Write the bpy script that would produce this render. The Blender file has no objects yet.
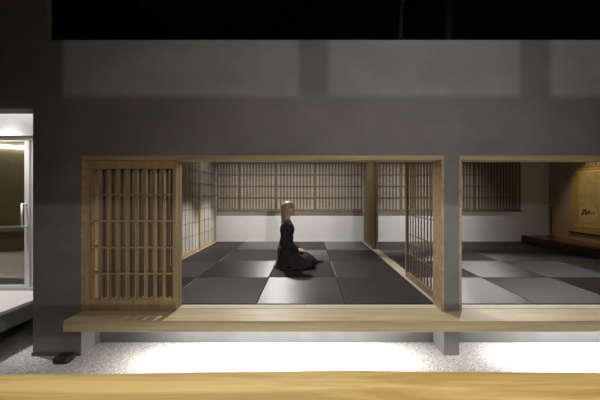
import bpy, bmesh, math, random
from mathutils import Vector, Matrix, noise
random.seed(7)
S = bpy.context.scene
COL = S.collection
PI = math.pi

# ------------------------------------------------------------------ helpers
def tag(o, label=None, cat=None, group=None, kind=None):
    if label: o['label'] = label
    if cat: o['category'] = cat
    if group: o['group'] = group
    if kind: o['kind'] = kind
    return o

def empty(name, loc, rz=0.0):
    o = bpy.data.objects.new(name, None); COL.objects.link(o)
    o.location = loc; o.rotation_euler = (0, 0, rz); o.empty_display_size = .1
    return o

def link(name, bm, mat, parent=None, loc=(0, 0, 0), rz=0.0, smooth=False):
    me = bpy.data.meshes.new(name)
    bmesh.ops.recalc_face_normals(bm, faces=bm.faces)
    bm.to_mesh(me); bm.free()
    if smooth:
        for p in me.polygons: p.use_smooth = True
    me.materials.append(mat)
    o = bpy.data.objects.new(name, me); COL.objects.link(o)
    o.location = loc; o.rotation_euler = (0, 0, rz)
    if parent: o.parent = parent
    return o

def bx(bm, x0, x1, y0, y1, z0, z1):
    m = Matrix.Translation(((x0+x1)/2, (y0+y1)/2, (z0+z1)/2)) @ Matrix.Diagonal((x1-x0, y1-y0, z1-z0, 1))
    bmesh.ops.create_cube(bm, size=1, matrix=m)
    return bm

def boxes(*bs):
    bm = bmesh.new()
    for b in bs: bx(bm, *b)
    return bm

def bevel(o, w=.003, seg=2):
    m = o.modifiers.new('bevel', 'BEVEL'); m.width = w; m.segments = seg; m.limit_method = 'ANGLE'
    return o

def cyl(bm, p0, p1, r0, r1=None, n=16, caps=True):
    r1 = r0 if r1 is None else r1
    p0, p1 = Vector(p0), Vector(p1); d = p1-p0
    q = d.to_track_quat('Z', 'Y').to_matrix().to_4x4()
    bmesh.ops.create_cone(bm, cap_ends=caps, segments=n, radius1=r0, radius2=r1, depth=d.length,
                          matrix=Matrix.Translation((p0+p1)/2) @ q)
    return bm

def ball(bm, c, r, rot=None, u=20, v=14):
    if not hasattr(r, '__len__'): r = (r, r, r)
    m = Matrix.Translation(c)
    if rot: m = m @ rot
    bmesh.ops.create_uvsphere(bm, u_segments=u, v_segments=v, radius=1, matrix=m @ Matrix.Diagonal((*r, 1)))
    return bm

def cap(bm, p0, p1, r0, r1, n=16):
    cyl(bm, p0, p1, r0, r1, n); ball(bm, p0, r0, u=n, v=10); ball(bm, p1, r1, u=n, v=10)

def chain(bm, pts):
    for (p, r), (q, s) in zip(pts, pts[1:]): cap(bm, p, q, r, s)

# ------------------------------------------------------------------ materials
def new_mat(name, rgb=(.5, .5, .5), rough=.6, metal=0.0, spec=.5):
    m = bpy.data.materials.new(name); m.use_nodes = True
    nt = m.node_tree; b = nt.nodes['Principled BSDF']
    b.inputs['Base Color'].default_value = (*rgb, 1); b.inputs['Roughness'].default_value = rough
    b.inputs['Metallic'].default_value = metal; b.inputs['Specular IOR Level'].default_value = spec
    return m, nt, b

def coords(nt, scale, space='Object', rot=(0, 0, 0)):
    tc = nt.nodes.new('ShaderNodeTexCoord'); mp = nt.nodes.new('ShaderNodeMapping')
    mp.inputs['Scale'].default_value = scale; mp.inputs['Rotation'].default_value = rot
    if space == 'World':
        g = nt.nodes.new('ShaderNodeNewGeometry'); nt.links.new(g.outputs['Position'], mp.inputs['Vector'])
    else:
        nt.links.new(tc.outputs[space], mp.inputs['Vector'])
    return mp.outputs['Vector']

def nz(nt, vec, scale, detail=4, rough=.55, dist=0):
    n = nt.nodes.new('ShaderNodeTexNoise'); n.inputs['Scale'].default_value = scale
    n.inputs['Detail'].default_value = detail; n.inputs['Roughness'].default_value = rough
    n.inputs['Distortion'].default_value = dist
    nt.links.new(vec, n.inputs['Vector']); return n.outputs['Fac']

def ramp(nt, fac, stops):
    r = nt.nodes.new('ShaderNodeValToRGB'); e = r.color_ramp.elements
    e[0].position, e[0].color = stops[0][0], (*stops[0][1], 1)
    e[1].position, e[1].color = stops[-1][0], (*stops[-1][1], 1)
    for p, c in stops[1:-1]:
        k = e.new(p); k.color = (*c, 1)
    nt.links.new(fac, r.inputs['Fac']); return r.outputs['Color']

def bump(nt, b, h, strength=.3, dist=.01):
    n = nt.nodes.new('ShaderNodeBump'); n.inputs['Strength'].default_value = strength
    n.inputs['Distance'].default_value = dist
    nt.links.new(h, n.inputs['Height']); nt.links.new(n.outputs['Normal'], b.inputs['Normal'])

def wood(name, c0, c1, axis='X', rough=.5, fine=1.0, contrast=(.3, .7)):
    m, nt, b = new_mat(name, c0, rough)
    long, cross = 1.2*fine, 22*fine
    sc = {'X': (long, cross, cross), 'Y': (cross, long, cross), 'Z': (cross, cross, long)}[axis]
    v = coords(nt, sc, 'World')
    f = nz(nt, v, 1.0, 5, .6, .6)
    mid = tuple((a+c)/2 for a, c in zip(c0, c1))
    nt.links.new(ramp(nt, f, [(contrast[0], c0), (.5, mid), (contrast[1], c1)]), b.inputs['Base Color'])
    bump(nt, b, f, .15, .003)
    return m

def mottled(name, c0, c1, scale=2.0, rough=.8, bs=40, bstr=.15, spec=.3):
    m, nt, b = new_mat(name, c0, rough, spec=spec)
    v = coords(nt, (1, 1, 1), 'World')
    f = nz(nt, v, scale, 6, .6)
    nt.links.new(ramp(nt, f, [(.3, c0), (.7, c1)]), b.inputs['Base Color'])
    bump(nt, b, nz(nt, v, bs, 4), bstr, .004)
    return m

M = {}
def concrete_mat():
    m, nt, b = new_mat('concrete', (.2, .2, .2), .75, spec=.3)
    v = coords(nt, (1, 1, 1), 'World'); v2 = coords(nt, (.35, .35, 1.4), 'World')
    f = nz(nt, v, 1.7, 8, .65, .3); g = nz(nt, v2, 1.3, 3)
    a = nt.nodes.new('ShaderNodeMath'); a.operation = 'ADD'; nt.links.new(f, a.inputs[0]); nt.links.new(g, a.inputs[1])
    h = nt.nodes.new('ShaderNodeMath'); h.operation = 'MULTIPLY'; h.inputs[1].default_value = .5
    nt.links.new(a.outputs[0], h.inputs[0])
    nt.links.new(ramp(nt, h.outputs[0], [(.35, (.165, .16, .16)), (.65, (.255, .25, .248))]), b.inputs['Base Color'])
    bump(nt, b, nz(nt, v, 35, 6), .12, .004)
    return m
M['concrete'] = concrete_mat()
M['pine'] = wood('pine', (.40, .295, .155), (.54, .41, .235), 'X', .5, contrast=(.35, .65))
M['pine_z'] = wood('pine_upright', (.38, .275, .14), (.52, .39, .215), 'Z', .5, contrast=(.35, .65))
M['deck'] = wood('deck_wood', (.54, .43, .245), (.74, .62, .39), 'X', .45, contrast=(.3, .7))
M['pale'] = wood('pale_sill_wood', (.66, .58, .46), (.76, .68, .56), 'X', .5)
M['pale_y'] = wood('pale_sill_wood_across', (.62, .52, .38), (.74, .64, .5), 'Y', .5)
M['cedar'] = wood('shoji_wood', (.15, .105, .07), (.22, .16, .105), 'Z', .55)
M['table'] = wood('tabletop_wood', (.38, .25, .075), (.66, .49, .20), 'X', .7, .6, (.38, .60))
M['plaster'] = mottled('plaster', (.74, .73, .70), (.80, .79, .76), 3, .85, 60, .05)
M['toko'] = mottled('alcove_plaster', (.33, .25, .18), (.40, .30, .22), 4, .85, 60, .1)
M['lacquer'] = new_mat('black_lacquer', (.03, .014, .01), .22)[0]
M['lacquer_top'] = wood('dark_red_alcove_board', (.11, .04, .025), (.19, .07, .04), 'Y', .25)
M['black'] = new_mat('black_metal', (.015, .015, .015), .5)[0]
M['foundation'] = mottled('foundation_concrete', (.10, .10, .10), (.14, .14, .14), 3, .85)
M['steel'] = new_mat('brushed_steel', (.70, .69, .67), .4, .1)[0]
M['white_panel'] = mottled('white_metal_panel', (.44, .44, .45), (.50, .50, .51), 2, .5, 50, .02)
M['roof'] = mottled('roof_sheet', (.05, .05, .05), (.08, .08, .08), 3)
M['dark_house'] = mottled('dark_render', (.05, .04, .03), (.07, .055, .045), 2)
M['bark'] = mottled('bark', (.40, .38, .30), (.6, .57, .46), 9, .9, 30, .5)
M['slab'] = mottled('porch_stone', (.52, .49, .46), (.62, .59, .56), 3, .7)
M['slab_edge'] = mottled('porch_edge_stone', (.12, .12, .11), (.17, .17, .16), 3, .8)
M['curved'] = mottled('olive_clay', (.20, .17, .10), (.27, .22, .13), 3, .8)
M['counter'] = mottled('grey_counter', (.30, .29, .27), (.36, .35, .33), 3, .6)

def paper_mat():
    m, nt, b = new_mat('shoji_paper', (.72, .68, .62), .9, spec=.1)
    v = coords(nt, (1, 1, 1), 'World')
    nt.links.new(ramp(nt, nz(nt, v, 25, 6, .7), [(.3, (.43, .39, .34)), (.7, (.50, .46, .41))]), b.inputs['Base Color'])
    return m
M['paper'] = paper_mat()
M['mid_z'] = wood('brown_upright', (.24, .17, .10), (.34, .25, .15), 'Z', .55)
M['shade_brown_z'] = wood('shade_brown_upright', (.10, .068, .038), (.16, .11, .062), 'Z', .55)  # darkened brown stands in for shade between the front door's slats

def glass_mat():
    m = bpy.data.materials.new('clear_glass'); m.use_nodes = True; nt = m.node_tree
    b = nt.nodes['Principled BSDF']
    b.inputs['Base Color'].default_value = (.95, .97, .96, 1); b.inputs['Roughness'].default_value = .0
    b.inputs['Transmission Weight'].default_value = 1; b.inputs['IOR'].default_value = 1.45
    return m
M['glass'] = glass_mat()

def emit(name, rgb, s):
    m, nt, b = new_mat(name, rgb)
    b.inputs['Emission Color'].default_value = (*rgb, 1); b.inputs['Emission Strength'].default_value = s
    return m
M['led'] = emit('led_strip_light', (1, .97, .92), 6)
M['cove'] = emit('cove_light', (1, .96, .84), 9)

def tatami_mat(name, along_y):
    """black woven rush; the weave runs across or along the room, which turns its sheen"""
    m, nt, b = new_mat(name, (.030, .028, .030), .40, spec=.5)
    b.inputs['IOR'].default_value = 2.2 if along_y else 1.45
    v = coords(nt, (1, 1, 1), 'World')
    st = (9, 2, 1) if along_y else (2, 9, 1)
    v2 = coords(nt, st, 'World')
    nt.links.new(ramp(nt, nz(nt, v2, 6, 5, .7), [(.3, (.016, .015, .016)), (.7, (.027, .025, .027))]), b.inputs['Base Color'])
    b.inputs['Anisotropic'].default_value = .88 if along_y else .5
    t = nt.nodes.new('ShaderNodeCombineXYZ')
    t.inputs[0].default_value = 0 if along_y else 1; t.inputs[1].default_value = 1 if along_y else 0
    nt.links.new(t.outputs[0], b.inputs['Tangent'])
    r = nt.nodes.new('ShaderNodeMapRange'); r.inputs['To Min'].default_value = .43 if along_y else .5; r.inputs['To Max'].default_value = .52 if along_y else .6
    nt.links.new(nz(nt, v, 3, 4), r.inputs['Value']); nt.links.new(r.outputs['Result'], b.inputs['Roughness'])
    w = nt.nodes.new('ShaderNodeTexWave'); w.bands_direction = 'X' if along_y else 'Y'
    w.inputs['Scale'].default_value = 60; nt.links.new(v, w.inputs['Vector'])
    bump(nt, b, w.outputs['Fac'], .12, .001)
    return m
M['tat_a'] = tatami_mat('black_tatami_weave_along', True)
M['tat_b'] = tatami_mat('black_tatami_weave_across', False)

def gravel_mat():
    m, nt, b = new_mat('gravel', (.4, .4, .4), .85, spec=.2)
    v = coords(nt, (1, 1, 1), 'World')
    vo = nt.nodes.new('ShaderNodeTexVoronoi'); vo.inputs['Scale'].default_value = 130
    nt.links.new(v, vo.inputs['Vector'])
    sx = nt.nodes.new('ShaderNodeSeparateColor'); nt.links.new(vo.outputs['Color'], sx.inputs[0])
    nt.links.new(ramp(nt, sx.outputs[0], [(.05, (.32, .32, .32)), (.5, (.52, .52, .515)), (.95, (.74, .74, .73))]), b.inputs['Base Color'])
    inv = nt.nodes.new('ShaderNodeMath'); inv.operation = 'SUBTRACT'; inv.inputs[0].default_value = 1
    nt.links.new(vo.outputs['Distance'], inv.inputs[1])
    bump(nt, b, inv.outputs[0], .6, .006)
    return m
M['gravel'] = gravel_mat()

# ------------------------------------------------------------------ camera
cam = bpy.data.cameras.new('camera'); co = bpy.data.objects.new('camera', cam); COL.objects.link(co)
co.location = (0, 0, 1.07); co.rotation_euler = (PI/2, 0, 0)
cam.sensor_width = 36; cam.lens = 270/600*36
cam.shift_x = -8/600; cam.shift_y = -5/600; cam.clip_start = .02
S.camera = co

# ------------------------------------------------------------------ setting
GZ = -.41                     # gravel level; the tatami lies at z = 0
YW, YI = 2.49, 2.64           # facade face and inner edge of the opening
HEAD = 1.393                  # underside of the opening's wooden head
YB = 6.20                     # back wall
XL, XP, XQ, XR, XT = -2.11, 1.25, 1.385, 4.89, 5.52
def struct(name, bm, mat, **k):
    return tag(link(name, bm, mat, **k), kind='structure')

struct('ground', boxes((-14, 14, -3, 24, GZ-.1, GZ)), M['gravel'])
OX0, OX1, OX2 = -2.09, 1.254, 1.393     # openings in the concrete
OT = 1.434
wf = boxes((-2.536, OX0, YW, YW+.16, GZ, 2.5), (OX0, OX1, YW, YW+.16, OT, 2.5),
           (OX1, OX2, YW, YW+.16, -.0, 2.5), (OX2, 7.2, YW, YW+.16, OT, 2.5), (6.2, 7.2, YW, YW+.16, GZ, OT),
           (-6.5, -2.536, YW, YW+.16, 1.867, 2.5), (-6.5, -2.407, YW, YW+.05, 2.5, 4.6))
struct('wall_front', wf, M['concrete'])
# footings below the raised floor
struct('wall_footing', boxes((-2.30, -2.088, YW+.16, 2.71, GZ, -.16), (OX1+.001, OX2-.001, YW, 2.71, GZ, -.101),
        (-2.088, OX1, 2.71, 2.85, GZ, -.16), (OX1, 7.1, 2.71, 2.85, GZ, -.16)), M['foundation'])
struct('wall_plinth', boxes((OX1-.0, OX2+.0, YW-.001, 2.70, GZ, -.101), (-2.53, -2.089, YW+.16, 2.70, GZ, -.101)), M['concrete'])
struct('trim_wall_foot', boxes((-2.538, -2.088, YW-.012, YW-.001, GZ, GZ+.03)), M['foundation'])
struct('floor', boxes((XL-.1, XT+.1, YI+.0, YB+.1, -.16, -.03)), M['foundation'])
# shell
YC = 3.6
struct('wall_back', boxes((XL-.15, XT+.12, YB, YB+.12, -.03, 2.84)), M['plaster'])
struct('wall_left', boxes((XL-.16, XL-.045, YI+.02, YC, -.03, 2.3), (XL-.16, XL-.045, YC, YB, -.03, 2.84)), M['plaster'])
struct('wall_right', boxes((XT, XT+.12, YI+.02, YC, -.03, 2.3), (XT, XT+.12, YC, YB, -.03, 2.84)), M['toko'])
struct('ceiling', boxes((XL-.15, XT+.12, YI+.02, YC, 2.3, 2.36), (XL-.15, XT+.12, YC, YC+.05, 2.3, 2.9), (XL-.15, XT+.12, YC+.05, YB+.12, 2.845, 2.9)), M['pale_y'])
struct('roof', boxes((XL-.15, 7.2, YW+.16, YC, 2.38, 2.46), (XL-.15, 7.2, YC+.0, YB+.4, 2.92, 2.98)), M['roof'])
struct('wall_alcove_back', boxes((4.89, XT, YB-.012, YB, .15, 2.84)), M['plaster'])
# wall above the sliding-door line between the rooms, and over the left shoji
struct('wall_divider', boxes((XP+.02, XQ-.02, YI+.02, YC, 1.90, 2.3), (XP+.02, XQ-.02, YC, YB, 1.90, 2.84)), M['plaster'])
struct('wall_over_shoji', boxes((XL-.045, XL-.0, YI+.02, YC, 1.90, 2.3), (XL-.045, XL-.0, YC, YB, 1.90, 2.84)), M['plaster'])
struct('wall_inner_lintel', boxes((XL, XT, YI+.03, YI+.09, 1.60, 2.3)), M['plaster'])
# timber frames of the openings
def opening_frame(name, x0, x1, left=True, right=True):
    b = [(x0, x1, YW-.004, YI+.02, HEAD, OT)]
    if left: b.append((x0, x0+.024, YW-.004, YI+.02, 0, HEAD))
    if right: b.append((x1-.024, x1, YW-.004, YI+.02, 0, HEAD))
    o = struct(name, boxes(*b), M['pine']); bevel(o, .003)
    return o
opening_frame('trim_1', OX0, OX1)
opening_frame('trim_2', OX2, 6.2)
bevel(struct('trim_sill', boxes((XL-.02, 6.2, YI-.085, YI-.004, -.06, .001)), M['pale']), .002)
bevel(struct('trim_threshold', boxes((XP, XQ, YI+.022, YB-.001, -.029, .004)), M['pale_y']), .002)
struct('trim_tatami_border', boxes((XL, XL+.02, YI+.0, YB, -.029, .006)), M['pale_y'])
struct('trim_head_rail', boxes((XP+.01, XQ-.01, YI+.022, YB, 1.835, 1.895)), M['cedar'])
struct('trim_head_rail_shoji', boxes((XL-.04, XL+.015, YI+.022, YB, 1.835, 1.895)), M['cedar'])
struct('trim_window_head', boxes((XL+.02, XP-.001, YB-.04, YB-.001, 1.835, 1.90), (XQ+.001, 4.87, YB-.04, YB-.001, 1.835, 1.90)), M['cedar'])
bevel(struct('trim_window_sill', boxes((XL+.02, XP-.001, YB-.055, YB-.001, .69, .722), (XQ+.001, 4.88, YB-.055, YB-.001, .69, .722)), M['cedar']), .003)
struct('baseboard_back', boxes((XL+.02, XP-.001, YB-.012, YB-.001, 0, .02), (XQ+.001, XR-.01, YB-.012, YB-.001, 0, .02)), M['pale'])

# ------------------------------------------------------------------ sliding panels
def panel(name, label, cat, loc, rz, W, H, T, nv, nh, stile=.033, top=.04, bot=.09, sw=.008, sd=.012, paper=True,
          group=None, mats=('pine_z', 'pine_z'), hw=None):
    """local x along the width, local y thickness (0 .. T), the room side is y = 0"""
    r = empty(name, loc, rz); tag(r, label, cat, group)
    bevel(link('frame', boxes((0, stile, 0, T, 0, H), (W-stile, W, 0, T, 0, H), (stile, W-stile, 0, T, H-top, H),
                        (stile, W-stile, 0, T, 0, bot)), M[mats[0]], r), .002)
    hw = hw or sw
    iw, ih = W-2*stile, H-top-bot
    bs = []
    for i in range(1, nv+1):
        x = stile+iw*i/(nv+1); bs.append((x-sw/2, x+sw/2, .004, .004+sd, bot, H-top))
    for j in range(1, nh+1):
        z = bot+ih*j/(nh+1); bs.append((stile, W-stile, .0025, .0025+min(sd, .014), z-hw/2, z+hw/2))
    link('lattice', boxes(*bs), M[mats[1]], r)
    if paper:
        link('paper', boxes((stile-.004, W-stile+.004, .006+sd, .009+sd, bot-.004, H-top+.004)), M['paper'], r)
    return r

# front lattice doors, left bay, one stacked behind the other
panel('lattice_door', 'open pale timber lattice door standing at the left end of the wide opening, in front', 'lattice door',
      (-2.064, YW+.012, .003), 0, .842, HEAD-.006, .052, 8, 4, stile=.034, top=.072, bot=.09, sw=.015, sd=.034, paper=False,
      group='timber lattice doors', hw=.013)
panel('lattice_door', 'second lattice door, its slats darkened for shade, stacked right behind the front one, seen only through its slats', 'lattice door',
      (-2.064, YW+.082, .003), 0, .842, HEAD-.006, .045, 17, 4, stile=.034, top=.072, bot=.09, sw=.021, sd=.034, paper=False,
      group='timber lattice doors', hw=.013, mats=('pine_z', 'shade_brown_z'))
# lattice doors on the line between the rooms (panel plane runs along Y, seen from the room side -X)
panel('lattice_door', 'timber lattice door edge-on beside the concrete column, between the two rooms', 'lattice door',
      (XP+.062, 2.665, .006), PI/2, .88, 1.83, .035, 9, 6, stile=.034, top=.05, bot=.07, sw=.013, sd=.012, paper=False,
      group='timber lattice doors', hw=.010, mats=('mid_z', 'mid_z'))
panel('lattice_door', 'narrow-looking timber lattice door against the back wall where the rooms meet', 'lattice door',
      (XP+.062, 5.29, .006), PI/2, .88, 1.83, .04, 10, 6, stile=.05, top=.05, bot=.07, sw=.012, sd=.034, paper=False,
      group='timber lattice doors', hw=.010, mats=('mid_z', 'mid_z'))
panel('lattice_door', 'twin lattice door sliding against the one at the back wall, on its second-room side', 'lattice door',
      (XQ-.012, 5.27, .006), PI/2, .88, 1.83, .04, 10, 6, stile=.05, top=.05, bot=.07, sw=.012, sd=.034, paper=False,
      group='timber lattice doors', hw=.010, mats=('mid_z', 'mid_z'))
# full height shoji along the left side wall
ys = [2.67, 3.545, 4.415, 5.29, 6.185]
for i in range(4):
    lab = ['full-height paper sliding screen on the left wall, nearest the opening', 'paper sliding screen on the left wall, second from the opening',
           'brightly lit full-height paper sliding screen on the left wall, third from the opening', 'full-height paper sliding screen on the left wall in the back corner'][i]
    # room side faces +X: rotate by -90 deg, width runs towards -Y
    panel('shoji_screen', lab, 'paper screen', (XL-.002-(.0 if i % 2 else .018), ys[i]+.001, .006), PI/2, ys[i+1]-ys[i]-.002, 1.825, .016, 5 if i < 3 else 3, 6,
          stile=.03, top=.04, bot=.06, sw=.007, sd=.004, group='paper sliding screens on the left wall', mats=('pine_z', 'cedar'))
# window shoji high on the back wall
def back_shoji(bounds, labels, group):
    for i, lab in enumerate(labels):
        w = bounds[i+1]-bounds[i]-.002
        panel('shoji_window_screen', lab, 'paper screen', (bounds[i]+.001, YB-.030+(.010 if i % 2 else 0), .723), 0, w, 1.11, .018,
              max(3, round(w/.078)-1), 3, stile=.034, top=.035, bot=.03, sw=.034, sd=.010, group=group, mats=('cedar', 'cedar'), hw=.016)
back_shoji([XL+.022, -1.573, -.735, .16, XP-.002],
           ['narrow latticed paper screen high on the back wall, in the left corner',
            'latticed paper screen high on the back wall, left of the woman\'s head',
            'latticed paper screen high on the back wall directly behind the woman\'s head',
            'wide latticed paper screen high on the back wall, right of the woman'], 'window screens on the main room back wall')
back_shoji([XQ+.002, 2.13, 2.97, 3.81, 4.868],
           ['latticed window screen in the second room, left of the edge-on lattice door',
            'latticed window screen in the second room, hidden mostly behind the edge-on lattice door',
            'latticed window screen in the second room, just right of the concrete column',
            'latticed window screen in the second room, next to the bare plaster wall'], 'window screens on the second room back wall')

# ------------------------------------------------------------------ tatami
rows = [2.66, 3.51, 4.39, 5.275, 6.185]
colsA = [XL+.022, -1.43, -.51, .365, XP-.003]
colsB = [XQ+.003, 2.247, 3.12, 4.0, XR-.003]
rn = ['front', 'second', 'third', 'back']
def tatami(cols, cn, room, skipf, par):
    for r in range(4):
        for c in range(4):
            x0, x1, y0, y1 = cols[c]+.0025, cols[c+1]-.0025, rows[r]+.0025, rows[r+1]-.0025
            b = boxes((x0-x0, x1-x0, 0, y1-y0, -.028, 0))
            mt = M['tat_a'] if (r+c) % 2 == par else M['tat_b']
            o = link('tatami_mat', b, mt, loc=(x0, y0, 0)); bevel(o, .004)
            tag(o, 'black tatami mat, %s row, %s of the %s' % (rn[r], cn[c], room), 'tatami mat', group='black tatami mats in the %s' % room)
tatami(colsA, ['leftmost', 'second from the left', 'third from the left', 'rightmost'], 'main room', None, 0)
tatami(colsB, ['leftmost', 'second from the left', 'third from the left', 'rightmost'], 'second room', None, 0)

# ------------------------------------------------------------------ deck
def deck():
    bm = bmesh.new()
    prof = [(2.304, -.018), (2.312, -.010), (YW+.055, -.0), (YW+.055, -.10), (2.306, -.10), (2.303, -.094)]
    x0, x1 = -2.0895, 6.195
    A = [bm.verts.new((x0, y, z)) for y, z in prof]; B = [bm.verts.new((x1, y, z)) for y, z in prof]
    n = len(prof)
    for i in range(n): bm.faces.new((A[i], A[(i+1) % n], B[(i+1) % n], B[i]))
    bm.faces.new(A); bm.faces.new(B[::-1])
    return bm
# timber bench-like veranda edge running along both openings
dk = link('veranda_board', deck(), M['deck'])
tag(dk, 'long thick pale timber veranda board running under both openings, floating over the gravel', 'veranda board')

# ------------------------------------------------------------------ alcove (tokonoma)
pl = empty('alcove_platform', (XR, YI+.1, 0))
tag(pl, 'raised alcove platform with black lacquered edge along the right of the second room', 'platform')
link('lacquered_edge', boxes((.0, .07, .0, YB-YI-.115, -.028, .15)), M['lacquer'], pl)
link('alcove_board', boxes((.07, XT-XR-.001, .0, YB-YI-.115, -.028, .146)), M['lacquer_top'], pl)
st = empty('thin_stand', (5.52-.10, 5.98, .147))
tag(st, 'slender black stand with a small flat top in the corner of the alcove', 'stand')
b = bmesh.new(); cyl(b, (0, 0, .012), (0, 0, .64), .009); link('post', b, M['black'], st, smooth=False)
b = bmesh.new(); cyl(b, (0, 0, 0), (0, 0, .012), .055, .05, 24); link('base', b, M['black'], st)
b = bmesh.new(); cyl(b, (0, 0, .64), (0, 0, .652), .05, .055, 24); link('flat_top', b, M['black'], st)
st.location = (5.36, 5.95, .147)
# hanging scroll on the right wall (plane x = const, faces -X)
def scroll():
    r = empty('hanging_scroll', (XT, 5.28, .30)); tag(r, 'ochre hanging scroll with black ink painting in a round medallion, on the alcove wall', 'scroll')
    mt, nt, b = new_mat('scroll_brocade', (.42, .31, .10), .7)
    v = coords(nt, (1, 1, 1), 'World')
    nt.links.new(ramp(nt, nz(nt, v, 40, 5), [(.3, (.36, .26, .07)), (.7, (.50, .38, .14))]), b.inputs['Base Color'])
    mp, nt, b = new_mat('scroll_painting', (.45, .40, .18), .75)
    v = coords(nt, (1, 1, 1), 'World')
    nt.links.new(ramp(nt, nz(nt, v, 8, 6, .6), [(.3, (.40, .34, .14)), (.7, (.56, .50, .26))]), b.inputs['Base Color'])
    ink = new_mat('scroll_ink', (.03, .02, .012), .7)[0]
    pale = new_mat('scroll_border_silk', (.80, .70, .42), .6)[0]
    medal = new_mat('scroll_medallion_silk', (.60, .50, .26), .7)[0]
    # local: x<0 towards the room, y along the wall, z up
    Wd, Hh = .74, 1.33
    link('mounting', boxes((-.008, -.003, -Wd/2, Wd/2, .0, Hh)), mt, r)
    link('border_strip', boxes((-.0105, -.0085, -.30, .30, 1.225, 1.243)), pale, r)
    link('border_strip', boxes((-.0105, -.0085, -.30, .30, .150, .162)), pale, r)
    link('painting', boxes((-.0105, -.0085, -.22, .22, .165, 1.22)), mp, r)
    bm = bmesh.new()
    bmesh.ops.create_cone(bm, cap_ends=True, segments=40, radius1=.175, radius2=.175, depth=.0015,
                          matrix=Matrix.Translation((-.0118, 0.03, .40)) @ Matrix.Rotation(PI/2, 4, 'Y'))
    link('medallion', bm, medal, r)
    # brush strokes
    bm = bmesh.new(); rnd = random.Random(3)
    for k in range(26):
        a = rnd.uniform(-.11, .12); z = .43+rnd.gauss(0, .028)-abs(a)*.12
        L = rnd.uniform(.012, .035); t = rnd.uniform(.005, .014); an = rnd.uniform(-1.2, 1.2)
        m = Matrix.Translation((-.0132, a+.03, z)) @ Matrix.Rotation(an, 4, 'X')
        bmesh.ops.create_uvsphere(bm, u_segments=10, v_segments=6, radius=1, matrix=m @ Matrix.Diagonal((.0006, L, t, 1)))
    link('ink_figure', bm, ink, r)
    bm = bmesh.new(); cyl(bm, (-.016, -Wd/2-.04, .0), (-.016, Wd/2+.04, .0), .014); link('bottom_rod', bm, M['lacquer'], r)
    bm = bmesh.new(); cyl(bm, (-.010, -Wd/2, Hh), (-.010, Wd/2, Hh), .008); link('top_rod', bm, M['toko'], r)
    for dy in (-.11, .11):
        bm = bmesh.new(); cyl(bm, (-.008, dy, Hh), (-.008, dy, Hh+.20), .005, n=8); link('cord', bm, M['lacquer'], r)
scroll()

# ------------------------------------------------------------------ entrance at the left
sl = empty('porch_slab', (-2.80, YW, 0)); tag(sl, 'pale stone entrance slab with dark edge, floating over gravel in front of the glass door', 'porch slab')
link('paving', boxes((-3.6, 0, -1.4, 1.0, -.03, -.0)), M['slab'], sl)
link('edge', boxes((-3.6, -.0, -1.4, 1.0, -.18, -.0302)), M['slab_edge'], sl)
YD = 3.04
dr = empty('door_1', (-3.10, YD, 0)); tag(dr, kind='structure')
zt = 1.70
link('jamb', boxes((-.035, .50, 0, .02, zt+.0, zt+.03), (-2.0, -.035, 0, .02, zt, zt+.03), (-.012, .0, .0, .05, .03, zt), (.46, .50, 0, .05, .03, zt)), M['steel'], dr)
bevel(link('door_frame', boxes((-.095, -.04, .0, .035, .03, zt-.004), (-1.1, -.095, 0, .035, .03, .055), (-1.1, -1.045, .0, .035, .055, zt-.004), (-1.045, -.095, 0, .035, zt-.03, zt-.004)), M['steel'], dr), .003)
link('glass', boxes((-1.045, -.095, .012, .020, .055, zt-.03)), M['glass'], dr)
bm = bmesh.new()
for p, q in (((-.13, -.05, .72), (-.13, -.05, .97)), ((-.13, -.05, .72), (-.13, .0, .72)), ((-.13, -.05, .97), (-.13, .0, .97))):
    cyl(bm, p, q, .008, n=12); ball(bm, p, .008, u=12, v=8)
ball(bm, (-.13, -.05, .97), .008)
for v in bm.verts: v.co.x += .06
link('door_handle', bm, M['steel'], dr, smooth=True)
struct('trim_door_sill', boxes((-6.4, -2.6, YD-.02, YD+.06, .001, .028)), M['white_panel'])
struct('trim_transom_foot', boxes((-6.4, -2.6, YD-.02, YD+.04, zt+.032, zt+.055)), M['white_panel'])
struct('wall_transom', boxes((-6.4, -2.6, YD, YD+.06, zt+.056, 2.45)), M['white_panel'])
struct('wall_door_side', boxes((-2.6, -2.32, YW+.161, 6.5, -.0, 2.45)), M['plaster'])
struct('floor_entrance', boxes((-6.5, -2.61, YD+.06, 8.0, -.05, .0)), M['slab'])
struct('ceiling_entrance', boxes((-6.5, -2.61, YD+.06, 8.0, 2.25, 2.33)), M['plaster'])
# curved clay wall with a cove light, and a curved counter
def arc_wall(cx, cy, r0, r1, a0, a1, z0, z1, n=40):
    bm = bmesh.new(); rings = []
    for i in range(n+1):
        a = a0+(a1-a0)*i/n; c, s = math.cos(a), math.sin(a)
        rings.append([bm.verts.new((cx+r*c, cy+r*s, z)) for r, z in ((r0, z0), (r0, z1), (r1, z1), (r1, z0))])
    for A, B in zip(rings, rings[1:]):
        for k in range(4): bm.faces.new((A[k], A[(k+1) % 4], B[(k+1) % 4], B[k]))
    bm.faces.new(rings[0]); bm.faces.new(rings[-1][::-1]); return bm
struct('wall_curved', arc_wall(-5.1, 4.0, 2.05, 2.15, -.3, PI*.85, 0.0, 2.245), M['curved'])
cn = empty('curved_counter', (-5.1, 4.0, 0)); tag(cn, 'curved clay counter with grey top, inside behind the glass door', 'counter')
link('counter_body', arc_wall(0, 0, 1.25, 1.75, -.1, PI*.8, .0, .38), M['curved'], cn)
link('counter_top', arc_wall(0, 0, 1.2, 1.80, -.1, PI*.8, .381, .45), M['counter'], cn)
cl = link('cove_light', arc_wall(-5.1, 4.0, 1.99, 2.04, -.1, PI*.8, 2.05, 2.11), M['cove'])
tag(cl, 'curved bright cove light strip along the clay wall inside the glass door', 'light strip')

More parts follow.
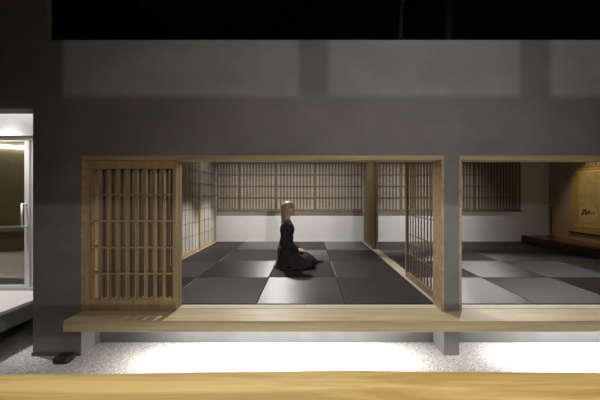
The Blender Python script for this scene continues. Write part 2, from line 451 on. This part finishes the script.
# ------------------------------------------------------------------ foreground tabletop
def tabletop():
    bm = bmesh.new(); n = 90; T = []
    for i in range(n+1):
        x = -2.4+4.8*i/n
        w = .010*math.sin(x*1.15+.9)+.006*math.sin(x*2.7+1.5)+.004*noise.noise(Vector((x*3, 0, 0)))
        yf = 1.195+w; yn = .36+.01*math.sin(x*2.1)
        ring = [(yn, .235), (yn-.012, .26), (yn, .285), (yn+.02, .29), (yf-.02, .29), (yf-.003, .284), (yf+.008, .262), (yf-.01, .235)]
        T.append([bm.verts.new((x, y, z)) for y, z in ring])
    for A, B in zip(T, T[1:]):
        for k in range(8): bm.faces.new((A[k], A[(k+1) % 8], B[(k+1) % 8], B[k]))
    bm.faces.new(T[0]); bm.faces.new(T[-1][::-1]); return bm
tb = empty('timber_table', (0, .77, GZ)); tag(tb, 'long honey-coloured timber table with a wavy natural edge, across the foreground', 'table')
o = link('tabletop', tabletop(), M['table'], tb, loc=(0, -.77, -GZ), smooth=False)
for sx in (-1.9, 1.9):
    for sy in (-.28, .30):
        bevel(link('leg', boxes((sx-.04, sx+.04, sy-.04, sy+.04, 0, .235-GZ)), M['table'], tb), .004)
    link('stretcher', boxes((sx-.02, sx+.02, -.24, .26, .15, .21)), M['table'], tb)

# black ground spotlight by the foot of the wall
gs = empty('ground_spotlight', (-2.17, 2.405, GZ)); tag(gs, 'small black box-shaped ground spotlight at the foot of the concrete wall', 'spotlight')
bevel(link('housing', boxes((-.065, .065, -.05, .045, .006, .055)), M['black'], gs), .012, 3)
link('base', boxes((-.06, .06, -.04, .035, .0, .006)), M['black'], gs)

# trees and neighbouring house against the night sky
def tree(x, y, r, h, label, lean=0):
    t = empty('tree', (x, y, GZ)); tag(t, label, 'tree', group='dark tree trunks beyond the roof')
    bm = bmesh.new(); n = 14; prev = None; seg = 24
    for i in range(seg+1):
        z = h*i/seg; rr = r*(1-.5*i/seg)*(1+.25*math.exp(-z*2)); cx = lean*z+.12*math.sin(z*.7); cy = .08*math.sin(z*.9+1)
        ring = [bm.verts.new((cx+rr*(1+.08*noise.noise(Vector((math.cos(a)*2, math.sin(a)*2, z)))) * math.cos(a), cy+rr*math.sin(a), z)) for a in [2*PI*k/n for k in range(n)]]
        if prev:
            for k in range(n): bm.faces.new((prev[k], prev[(k+1) % n], ring[(k+1) % n], ring[k]))
        prev = ring
    bm.faces.new(prev)
    link('trunk', bm, M['bark'], t, smooth=True)
    rnd = random.Random(int(x*10))
    for k in range(7):
        z = h*rnd.uniform(.72, .93); a = rnd.uniform(0, 2*PI); L = rnd.uniform(.35, .6)
        p = Vector((lean*z+.12*math.sin(z*.7), .08*math.sin(z*.9+1), z)); q = p+Vector((math.cos(a)*L, math.sin(a)*L, L*.7))
        bm = bmesh.new(); cyl(bm, p, q, r*.28, r*.08, 8); link('branch', bm, M['bark'], t)
tree(4.9, 9.3, .21, 11, 'pale grey tree trunk rising beyond the roof, right of centre', .01)
tree(3.5, 9.6, .12, 10.5, 'thin dark tree trunk beyond the roof, left of the paler trunk', -.01)
hs = empty('neighbouring_house', (-7.0, 9.5, GZ)); tag(hs, 'dark neighbouring house with sloping roof edge behind the concrete wall, top left', 'house')
bm = bmesh.new()
pf = [(-6, 0), (1.6, 0), (1.6, 6.2), (.55, 8.6), (-6, 9.4)]
A = [bm.verts.new((x, 0, z)) for x, z in pf]; B = [bm.verts.new((x, 4, z)) for x, z in pf]
bm.faces.new(A); bm.faces.new(B[::-1])
for i in range(len(pf)): bm.faces.new((A[i], A[(i+1) % 5], B[(i+1) % 5], B[i]))
link('wall', bm, M['dark_house'], hs)
bm = bmesh.new()
for (p, q) in (((1.72, 6.0), (.6, 8.62)), ((.6, 8.62), (-6, 9.42))):
    v = [bm.verts.new((x, y, z+d)) for y in (-.25, 4.2) for (x, z) in (p, q) for d in (0.01, .14)]
    a = v
    for f in ((0, 1, 3, 2), (4, 6, 7, 5), (0, 4, 5, 1), (2, 3, 7, 6), (0, 2, 6, 4), (1, 5, 7, 3)): bm.faces.new([a[k] for k in f])
link('roof_edge', bm, M['roof'], hs)

# ------------------------------------------------------------------ the seated woman
def remeshed(name, bm, mat, parent, voxel, it=3, loc=(0, 0, 0)):
    o = link(name, bm, mat, parent, loc=loc)
    r = o.modifiers.new('r', 'REMESH'); r.mode = 'VOXEL'; r.voxel_size = voxel; r.use_smooth_shade = True
    s = o.modifiers.new('s', 'SMOOTH'); s.iterations = it; s.factor = .5
    return o

def woman():
    P = empty('person', (-.325, 4.06, .0)); tag(P, 'woman in a long black dress kneeling upright on the tatami, facing right, shoulder-length blonde hair', 'person')
    skin, nt, b = new_mat('skin', (.50, .31, .22), .5); b.inputs['Subsurface Weight'].default_value = .08
    b.inputs['Subsurface Radius'].default_value = (.02, .008, .004)
    cloth, nt, b = new_mat('black_dress_cloth', (.012, .011, .012), .75, spec=.25)
    v = coords(nt, (1, 1, 1)); bump(nt, b, nz(nt, v, 60, 4), .2, .003)
    b.inputs['Sheen Weight'].default_value = .08
    hairm, nt, b = new_mat('blonde_hair', (.35, .25, .11), .42)
    v = coords(nt, (60, 60, 4)); f = nz(nt, v, 2, 4)
    nt.links.new(ramp(nt, f, [(.3, (.17, .125, .065)), (.7, (.42, .34, .20))]), b.inputs['Base Color']); bump(nt, b, f, .5, .004)
    b.inputs['Anisotropic'].default_value = .3
    lace = new_mat('grey_lace_collar', (.13, .13, .13), .8)[0]
    dark = new_mat('eye_dark', (.03, .02, .015), .25)[0]; white = new_mat('eye_white', (.75, .73, .7), .3)[0]
    lip = new_mat('lips', (.42, .13, .11), .45)[0]
    # ---- body: one continuous surface
    bm = bmesh.new()
    ball(bm, (-.02, 0, .235), (.095, .125, .090))
    chain(bm, [((-.01, 0, .24), .115), ((.0, 0, .36), .095), ((.012, 0, .44), .095), ((.008, 0, .54), .09)])
    ball(bm, (.010, 0, .55), (.095, .135, .12)); ball(bm, (.0, 0, .62), (.065, .150, .05))
    for s in (-1, 1):
        ball(bm, (.055, s*.055, .540), (.040, .045, .050))
    chain(bm, [((-.006, 0, .63), .050), ((.012, 0, .72), .044), ((.02, 0, .78), .046)])
    for s in (-1, 1):
        chain(bm, [((.0, s*.07, .635), .048), ((.0, s*.150, .625), .046)])
        chain(bm, [((.0, s*.155, .615), .044), ((-.010, s*.190, .395), .036), ((.01, s*.188, .365), .033), ((.140, s*.100, .262), .022)])
        # hand resting on the thigh: palm, four curled fingers, thumb
        chain(bm, [((.140, s*.100, .262), .022), ((.168, s*.085, .250), .018)])
        ball(bm, (.194, s*.071, .243), (.038, .030, .013), Matrix.Rotation(-s*.55, 4, 'Z') @ Matrix.Rotation(.16, 4, 'Y'))
        for k, (off, L) in enumerate(((-.022, .048), (-.007, .058), (.008, .054), (.022, .042))):
            n_ = Vector((.5*1, s*.86, 0))
            d = Vector((.86, -s*.5, 0)); base = Vector((.194, s*.071, .241)) + d*.028 + n_*off
            p1 = base+d*L*.45+Vector((0, 0, -.003)); p2 = p1+d*L*.32+Vector((0, 0, -.009)); p3 = p2+d*L*.22+Vector((0, 0, -.011))
            chain(bm, [(base, .0080), (p1, .0074), (p2, .0068), (p3, .006)])
        chain(bm, [((.170, s*.063, .243), .010), ((.184, s*.042, .238), .0088), ((.203, s*.031, .232), .0075)])
        # legs folded beneath
        chain(bm, [((-.02, s*.065, .190), .074), ((.17, s*.085, .135), .058), ((.31, s*.085, .072), .046)])
        chain(bm, [((.31, s*.085, .056), .044), ((.15, s*.085, .058), .046), ((-.06, s*.07, .045), .034), ((-.09, s*.065, .040), .032)])
        chain(bm, [((-.09, s*.065, .040), .032), ((-.135, s*.055, .032), .026), ((-.175, s*.05, .020), .017)])
    # head
    hx, hz = .035, .865
    ball(bm, (hx-.012, 0, hz+.018), (.090, .072, .088)); ball(bm, (hx+.020, 0, hz-.022), (.066, .060, .078))
    ball(bm, (hx+.040, 0, hz-.068), (.038, .040, .034)); ball(bm, (hx+.062, 0, hz-.088), (.020, .022, .018))
    ball(bm, (hx+.070, 0, hz+.030), (.022, .050, .030))                       # brow
    for s in (-1, 1):
        ball(bm, (hx+.058, s*.036, hz-.028), (.026, .022, .026))                # cheek
        ball(bm, (hx-.008, s*.071, hz-.012), (.020, .008, .031), Matrix.Rotation(.2, 4, 'Y'))   # ear
    chain(bm, [((hx+.080, 0, hz+.008), .0075), ((hx+.094, 0, hz-.026), .0085)])  # nose
    for s in (-1, 1): ball(bm, (hx+.086, s*.009, hz-.030), .0072)
    ball(bm, (hx+.080, 0, hz-.056), (.011, .021, .008)); ball(bm, (hx+.078, 0, hz-.068), (.010, .018, .008))
    body = remeshed('body', bm, skin, P, .0045, 3)
    for s in (-1, 1):
        bm = bmesh.new(); ball(bm, (hx+.071, s*.029, hz-.001), (.011, .013, .0072)); e = link('eye', bm, white, P, smooth=True)
        bm = bmesh.new(); ball(bm, (hx+.0795, s*.029, hz-.001), (.0032, .0052, .0054)); link('iris', bm, dark, e, smooth=True)
        bm = bmesh.new(); chain(bm, [((hx+.088, s*.014, hz+.018), .0022), ((hx+.085, s*.032, hz+.022), .0024), ((hx+.072, s*.048, hz+.016), .0016)])
        link('eyebrow', bm, hairm, P)
    bm = bmesh.new(); ball(bm, (hx+.084, 0, hz-.0560), (.0085, .020, .0042)); ball(bm, (hx+.083, 0, hz-.0650), (.0085, .017, .005))
    link('lips', bm, lip, P, smooth=True)
    # hair: a shell round the skull with bangs in front, long behind
    bm = bmesh.new(); nu, nv = 96, 40; g = []
    cx, cz = hx-.006, hz+.022
    def drop(a):           # a: 0 = face direction
        a = abs(a)
        if a < 1.18: return .897
        if a < 1.58: return .897-(a-1.18)/.40*.14
        if a < 1.85: return .757-(a-1.58)/.27*.085
        return .672-.012*math.sin((a-1.5)*2)
    for i in range(nu):
        a = -PI+2*PI*i/nu; zend = drop(a)+.006*math.sin(i*1.9); row = []
        for j in range(nv+1):
            t = j/nv; strand = 1+.018*math.sin(i*2.3)+.012*math.sin(i*5.1+j*.2)
            rx, ry = (.106 if abs(a) > PI/2 else .100), .086
            if t < .5:
                ph = t/.5*PI/2; rr = math.sin(ph); z = cz+.094*math.cos(ph)
                row.append((cx+rx*rr*math.cos(a)*strand, ry*rr*math.sin(a)*strand, z))
            else:
                s = (t-.5)/.5; z = cz+(zend-cz)*s
                tap = 1-.12*s*s if abs(a) > .9 else 1-.02*s
                px = cx+rx*math.cos(a)*strand*tap - (.010*s if abs(a) > 1.2 else 0); py = ry*math.sin(a)*strand*tap
                row.append((px, py, z))
        g.append(row)
    V = [[bm.verts.new(p) for p in r[1:]] for r in g]; top = bm.verts.new((cx, 0, cz+.095))
    for i in range(nu):
        A, B = V[i], V[(i+1) % nu]
        bm.faces.new((top, A[0], B[0]))
        for j in range(nv-1): bm.faces.new((A[j], A[j+1], B[j+1], B[j]))
    h = link('hair', bm, hairm, P, smooth=True)
    so = h.modifiers.new('s', 'SOLIDIFY'); so.thickness = .010; so.offset = -1
    # ---- dress bodice and sleeves
    bm = bmesh.new()
    ball(bm, (-.008, 0, .245), (.130, .165, .125))
    chain(bm, [((-.005, 0, .26), .122), ((.0, 0, .37), .104), ((.010, 0, .44), .098), ((.004, 0, .54), .098)])
    ball(bm, (.012, 0, .55), (.112, .150, .125)); ball(bm, (.0, 0, .625), (.078, .166, .052))
    for s in (-1, 1):
        ball(bm, (.070, s*.062, .535), (.050, .058, .070))
        chain(bm, [((.0, s*.07, .635), .058), ((.0, s*.158, .622), .058)])
        chain(bm, [((.0, s*.160, .610), .056), ((-.010, s*.193, .395), .047), ((.01, s*.194, .365), .045), ((.165, s*.086, .255), .031)])
    remeshed('dress_bodice', bm, cloth, P, .006, 3)
    bm = bmesh.new(); nn = 40; R = []
    for i in range(nn):
        a = 2*PI*i/nn
        R.append([bm.verts.new((.002+rx*math.cos(a), ry*math.sin(a), z+.012*math.cos(a)*(-1))) for rx, ry, z in
                  ((.052, .050, .712), (.060, .060, .700), (.078, .095, .682), (.080, .135, .668), (.090, .158, .648))])
    for i in range(nn):
        A, B = R[i], R[(i+1) % nn]
        for k in range(4): bm.faces.new((A[k], B[k], B[k+1], A[k+1]))
    c = link('lace_collar', bm, lace, P, smooth=True); so = c.modifiers.new('s', 'SOLIDIFY'); so.thickness = .006
    # ---- skirt: cloth draped over folded legs and spread on the mat
    out = [(-.15, .0), (-.14, .11), (-.08, .18), (.02, .25), (.15, .245), (.27, .235), (.36, .235), (.44, .27), (.615, .30),
           (.545, .215), (.445, .16), (.44, .06), (.435, -.05), (.42, -.14), (.36, -.195), (.28, -.21), (.20, -.235), (.10, -.225),
           (-.02, -.225), (-.10, -.18), (-.15, -.12), (-.165, -.06)]
    C = Vector((.10, 0))
    def hgt(x, y):
        h = 0
        for cx_, cy_, rx, ry, H in ((-.005, 0, .150, .205, .30), (.07, .085, .215, .135, .255), (.07, -.085, .215, .135, .255),
                                    (.22, .095, .19, .108, .205), (.22, -.095, .19, .108, .205), (.33, .095, .125, .10, .150), (.33, -.095, .125, .10, .150)):
            d = ((x-cx_)/rx)**2+((y-cy_)/ry)**2
            if d < 1: h = max(h, H*(1-d)**.38)
        return h
    bm = bmesh.new(); nr, na = 44, 176; G = []
    pts = [Vector(p) for p in out]
    def edge(a):
        d = Vector((math.cos(a), math.sin(a))); best = .1
        for p, q in zip(pts, pts[1:]+pts[:1]):
            u = p-C; v = q-p; den = d.x*v.y-d.y*v.x
            if abs(den) < 1e-9: continue
            t = (u.x*v.y-u.y*v.x)/den; s = (u.x*d.y-u.y*d.x)/den
            if t > 0 and -.001 <= s <= 1.001: best = max(best, t)
        return best
    for i in range(na):
        a = 2*PI*i/na; R_ = edge(a)*(1+.025*math.sin(a*19)); row = []
        for j in range(1, nr+1):
            s = j/nr; x, y = C.x+math.cos(a)*R_*s, C.y+math.sin(a)*R_*s
            base = 0.0
            for dx, dy in ((0, 0), (.02, 0), (-.02, 0), (0, .02), (0, -.02)): base += hgt(x+dx, y+dy)/5
            ripple = (.010*math.sin(a*15+3*s)+.006*math.sin(a*29+1)+.012*math.sin(a*6+5*s))*min(1, s*1.4)
            low = .030*(1-s)**.5+.010*(1+math.sin(a*17+s*4))*(1 if s < .985 else .2)
            z = max(base+ripple*(1 if base > .03 else .4), low)+.004
            row.append(bm.verts.new((x, y, z)))
        G.append(row)
    top = bm.verts.new((C.x, C.y, hgt(C.x, C.y)))
    for i in range(na):
        A, B = G[i], G[(i+1) % na]; bm.faces.new((top, A[0], B[0]))
        for j in range(nr-1): bm.faces.new((A[j], A[j+1], B[j+1], B[j]))
    sk = link('dress_skirt', bm, cloth, P, smooth=True)
    so = sk.modifiers.new('s', 'SOLIDIFY'); so.thickness = .003; so.offset = -1
    sm = sk.modifiers.new('m', 'SMOOTH'); sm.iterations = 2
    # sash ribbon lying along the hem and trailing
    bm = bmesh.new(); path = [(-.15, -.17, .02), (-.06, -.235, .018), (.06, -.255, .02), (.16, -.245, .05), (.215, -.215, .10), (.245, -.19, .15)]
    prev = None
    for i, p in enumerate(path):
        p = Vector(p); w = .022
        r = [bm.verts.new(p+Vector((0, -.008, -w/2))), bm.verts.new(p+Vector((0, .006, w/2)))]
        if prev: bm.faces.new((prev[0], r[0], r[1], prev[1]))
        prev = r
    sa = link('sash_ribbon', bm, cloth, P, smooth=True); so = sa.modifiers.new('s', 'SOLIDIFY'); so.thickness = .004
    ss = sa.modifiers.new('b', 'SUBSURF'); ss.levels = 2; ss.render_levels = 2
woman()

# ------------------------------------------------------------------ opposite veranda (behind the camera): header beam and posts that shade the facade
bar = empty('opposite_veranda_frame', (0, -.62, GZ)); tag(bar, kind='structure')
bar.name = 'trim_opposite_frame'
zc = -GZ
link('header', boxes((-6, 6, -.05, .05, 1.088+zc, 1.60+zc)), M['pine'], bar)
for pa, pb in ((.732, .859), (1.785, 1.93), (-6, -.43)):
    link('post' if pb-pa < 1 else 'side_wall', boxes((pa, pb, -.04, .04, 1.60+zc, 2.6+zc)), M['pine'], bar)

# ------------------------------------------------------------------ lights
def area(name, loc, rot, sx, sy, power, rgb=(1, 1, 1), spread=PI):
    l = bpy.data.lights.new(name, 'AREA'); l.shape = 'RECTANGLE'; l.size = sx; l.size_y = sy; l.energy = power; l.color = rgb; l.spread = spread
    o = bpy.data.objects.new(name, l); COL.objects.link(o); o.location = loc; o.rotation_euler = rot; return o
def spot(name, loc, target, power, deg, blend=.6, rgb=(1, 1, 1), r=.03):
    l = bpy.data.lights.new(name, 'SPOT'); l.energy = power; l.spot_size = math.radians(deg); l.spot_blend = blend; l.color = rgb; l.shadow_soft_size = r
    o = bpy.data.objects.new(name, l); COL.objects.link(o); o.location = loc
    o.rotation_euler = (Vector(target)-Vector(loc)).to_track_quat('-Z', 'Y').to_euler(); return o
def point(name, loc, power, rgb=(1, 1, 1), r=.05):
    l = bpy.data.lights.new(name, 'POINT'); l.energy = power; l.color = rgb; l.shadow_soft_size = r
    o = bpy.data.objects.new(name, l); COL.objects.link(o); o.location = loc; return o

W = bpy.data.worlds.new('world'); S.world = W; W.use_nodes = True
W.node_tree.nodes['Background'].inputs[0].default_value = (.5, .55, .7, 1)
W.node_tree.nodes['Background'].inputs[1].default_value = .0012

# lamp of the opposite house, its light cut by the header beam
spot('opposite_lamp', (1.6, -4.0, 1.20), (.7, 2.5, 1.1), 290, 74, 1.0, (1, .98, .95), .04)
spot('opposite_lamp', (1.6, -4.0, 1.20), (-.6, 5.8, .3), 300, 16, .7, (1, .97, .92), .04)
spot('opposite_lamp', (1.6, -4.0, 1.20), (2.6, 6.0, .25), 200, 18, .7, (1, .97, .92), .04)
# soft fill light added to brighten the facade, not a real fixture
l = area('facade_fill_light', (.9, -.3, 2.7), (math.radians(52), 0, 0), .9, .5, 16, (1, .95, .94), math.radians(120))
# lamp over the table
area('table_lamp', (0, .15, 1.9), (math.radians(12), 0, 0), 4.0, .2, 20, (1, .88, .68), math.radians(90))
# LED strips beneath the veranda board
LEDS = [(-1.25, .72), (1.95, 4.6)]
for i, (a, b_) in enumerate(LEDS):
    area('underdeck_light', ((a+b_)/2, 2.44, -.122), (0, 0, 0), b_-a, .03, 24 if i == 0 else 30, (1, .98, .96))
    area('underdeck_light_end', (a-.01, 2.44, -.115), (0, math.radians(68), 0), .03, .04, 2.2, (1, .98, .96))
    if i == 0: area('underdeck_light_end', (b_+.01, 2.44, -.115), (0, math.radians(-68), 0), .03, .04, 1.6, (1, .98, .96))
    hsg = link('led_batten', boxes((a, b_, 2.415, 2.465, -.118, -.1005)), M['led'])
    tag(hsg, ['long light strip fixed beneath the veranda board under the main room', 'long light strip fixed beneath the veranda board under the second room'][i], 'light strip', group='light strips under the veranda board')
# rooms: ceiling downlights, and added fill spots for the left screens
spot('room_downlight', (-.75, 5.2, 2.8), (-.4, 3.3, 0), 400, 78, .5, (1, .98, .95), .05)
for y in (4.75, 5.6):
    spot('left_screen_fill', (1.0, y+.1, 2.75), (-2.11, y, .30), 520, 18, .8, (1, .97, .93), .05)  # added pair, imitates the low band of light on the left screens
spot('head_downlight', (-.32, 4.18, 2.8), (-.30, 4.10, 0), 45, 28, .8, (1, .96, .84), .03)
area('wall_washer', (-.43, 5.0, 2.8), (math.radians(23), 0, 0), 3.1, .05, 17, (1, .98, .95), math.radians(62))
spot('second_room_downlight', (3.3, 5.2, 2.8), (3.0, 3.5, 0), 280, 58, .5, (1, .98, .95), .05)
spot('second_room_downlight', (4.4, 5.2, 2.8), (3.7, 3.4, 0), 140, 60, .5, (1, .98, .95), .05)
area('second_room_washer', (2.5, 5.0, 2.8), (math.radians(23), 0, 0), 2.0, .05, 11, (1, .98, .95), math.radians(62))
spot('scroll_spot', (4.6, 4.7, 2.7), (5.52, 5.1, 1.05), 75, 44, .7, (1, .72, .38))
# entrance
area('entrance_porch_light', (-3.6, 2.74, 2.4), (0, 0, 0), 1.6, .1, 13, (1, .97, .93))
spot('porch_downlight', (-3.3, 2.74, 2.4), (-3.5, 2.66, 0), 170, 64, .6, (1, .97, .95), .05)
point('entrance_lamp', (-4.6, 4.6, 2.0), .8, (1, .93, .8), .1)

S.view_settings.view_transform = 'Standard'; S.view_settings.look = 'None'
S.view_settings.gamma = 1; S.view_settings.exposure = 0; S.view_settings.use_curve_mapping = False
